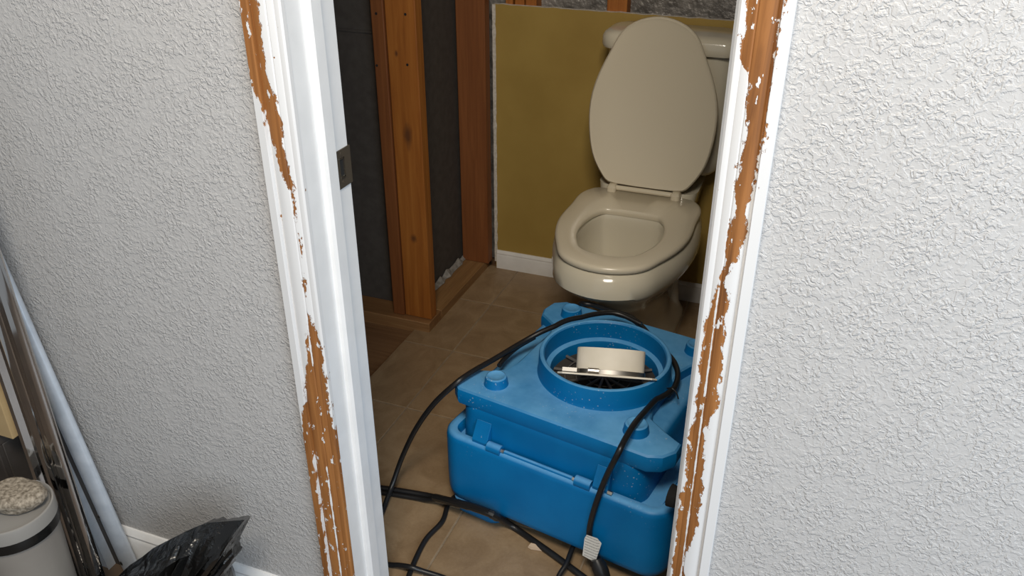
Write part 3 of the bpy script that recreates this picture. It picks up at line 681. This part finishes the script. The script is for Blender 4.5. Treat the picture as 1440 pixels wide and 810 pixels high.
o = obj('stone', bm, M_STONE, None, 60); o.location = (c.x - .014, c.y + .012, .3268 - mz); o.rotation_euler = (0, 0, .25); tag(o, 'flat speckled tan stone resting on the bin lid', 'stone')

# crumpled bin liner with a pointed corner
bag_sil = [(168, 808), (182, 795), (200, 783), (215, 771), (240, 758), (262, 747), (280, 739), (292, 735), (318, 733), (344, 731), (333, 745), (327, 760), (326, 774), (329, 785), (322, 797), (313, 812)]
sil = [aty(x, y, -.105) for x, y in bag_sil]
sil += [Vector((sil[-1].x + .01, -.105, .06)), Vector((sil[-1].x - .01, -.105, .012)), Vector((sil[-1].x - .09, -.105, .003)), Vector((sil[0].x + .07, -.105, .003)), Vector((sil[0].x + .01, -.105, .02)), Vector((sil[0].x - .012, -.105, .06))]
ring0 = []
for k in range(len(sil)):
    a, b = sil[k], sil[(k + 1) % len(sil)]
    for t in (0, .25, .5, .75): ring0.append(a.lerp(b, t) if t == 0 or (b - a).length > .012 or t == .5 else a.lerp(b, t))
cen = Vector((sum(p.x for p in sil) / len(sil) + .006, -.105, .115)); bc = Vector((cen.x, -.16, 0))
def bagring(k, dy, jit):
    out = []
    for i, p in enumerate(ring0):
        q = cen.lerp(p, k); q.y = -.105 + dy
        rid = abs(noise.noise((i * .37, k * 2.1, 4.0))); fine = noise.noise((i * .9, k * 6, 1.5))
        q += Vector((.012 * jit * noise.noise((i * .5, k * 3, 8)), -.055 * jit * (rid - .22) - .014 * jit * fine, .012 * jit * noise.noise((i * .5, k * 3, 2))))
        if q.z < .11 and dy < .02: q.y -= 1.9 * (.11 - q.z) * (1 if k > .25 else .9)      # slumps forward out of view, shaped to darken the rail's reflection
        q.z = max(q.z, .003); q.y = min(q.y, -.018 if q.z > .10 else -.020)
        out.append(q - bc)
    return out
bm = bmesh.new(); loft(bm, [bagring(.12, .055, .2), bagring(.55, .050, .3), bagring(.9, .03, .3), bagring(1, 0, 0), bagring(.93, -.022, .5), bagring(.80, -.044, .9), bagring(.66, -.060, 1), bagring(.50, -.072, 1), bagring(.33, -.080, 1), bagring(.15, -.085, .6)])
o = obj('bin_liner', bm, M_BAG, None, 24); o.location = bc; tag(o, 'crumpled black plastic bag with pointed corner slumped against the hall baseboard', 'bag')

# dark cabinet side with a folded cardboard box on it, behind the bin
k0 = aty(18, 617, -.115)
cbn = tag(empty('storage_crate', (-1.55, -.060, 0)), 'dark brown storage crate standing against the hall wall behind the grey bin', 'crate')
zt = k0.z - .002
def crate(name, b): return boxo(name, b, M_CAB, cbn, .002)
crate('back_panel', (-.22, .205, .0465, .0565, .095, .66)); crate('rail', (-.22, .09, .0, .046, zt - .06, zt - .030)); crate('front_panel', (-.22, .205, -.060, -.048, .004, zt - .03)); crate('rear_panel', (-.22, .205, -.012, .0, .004, zt - .03)); crate('end_panel', (.193, .205, -.048, -.012, .004, zt - .03)); crate('end_panel', (-.22, -.208, -.048, -.012, .004, zt - .03)); crate('top_panel', (-.22, .205, -.060, .0, zt - .03, zt - .002))
cbx = tag(empty('cardboard_box', (k0.x, -.115, zt)), 'tan cardboard box lying on the dark crate', 'box')
bm = bmesh.new(); box(bm, -.15, 0, 0, .060, 0, .20); obj('carton', bm, M_CARD, cbx, 0, .0015)
bm = bmesh.new(); box(bm, -.15, -.001, .001, .029, .2005, .2035); obj('flap', bm, M_CARD, cbx, 0)
bm = bmesh.new(); box(bm, -.15, -.001, .031, .059, .2005, .2035); obj('flap', bm, M_CARD, cbx, 0)
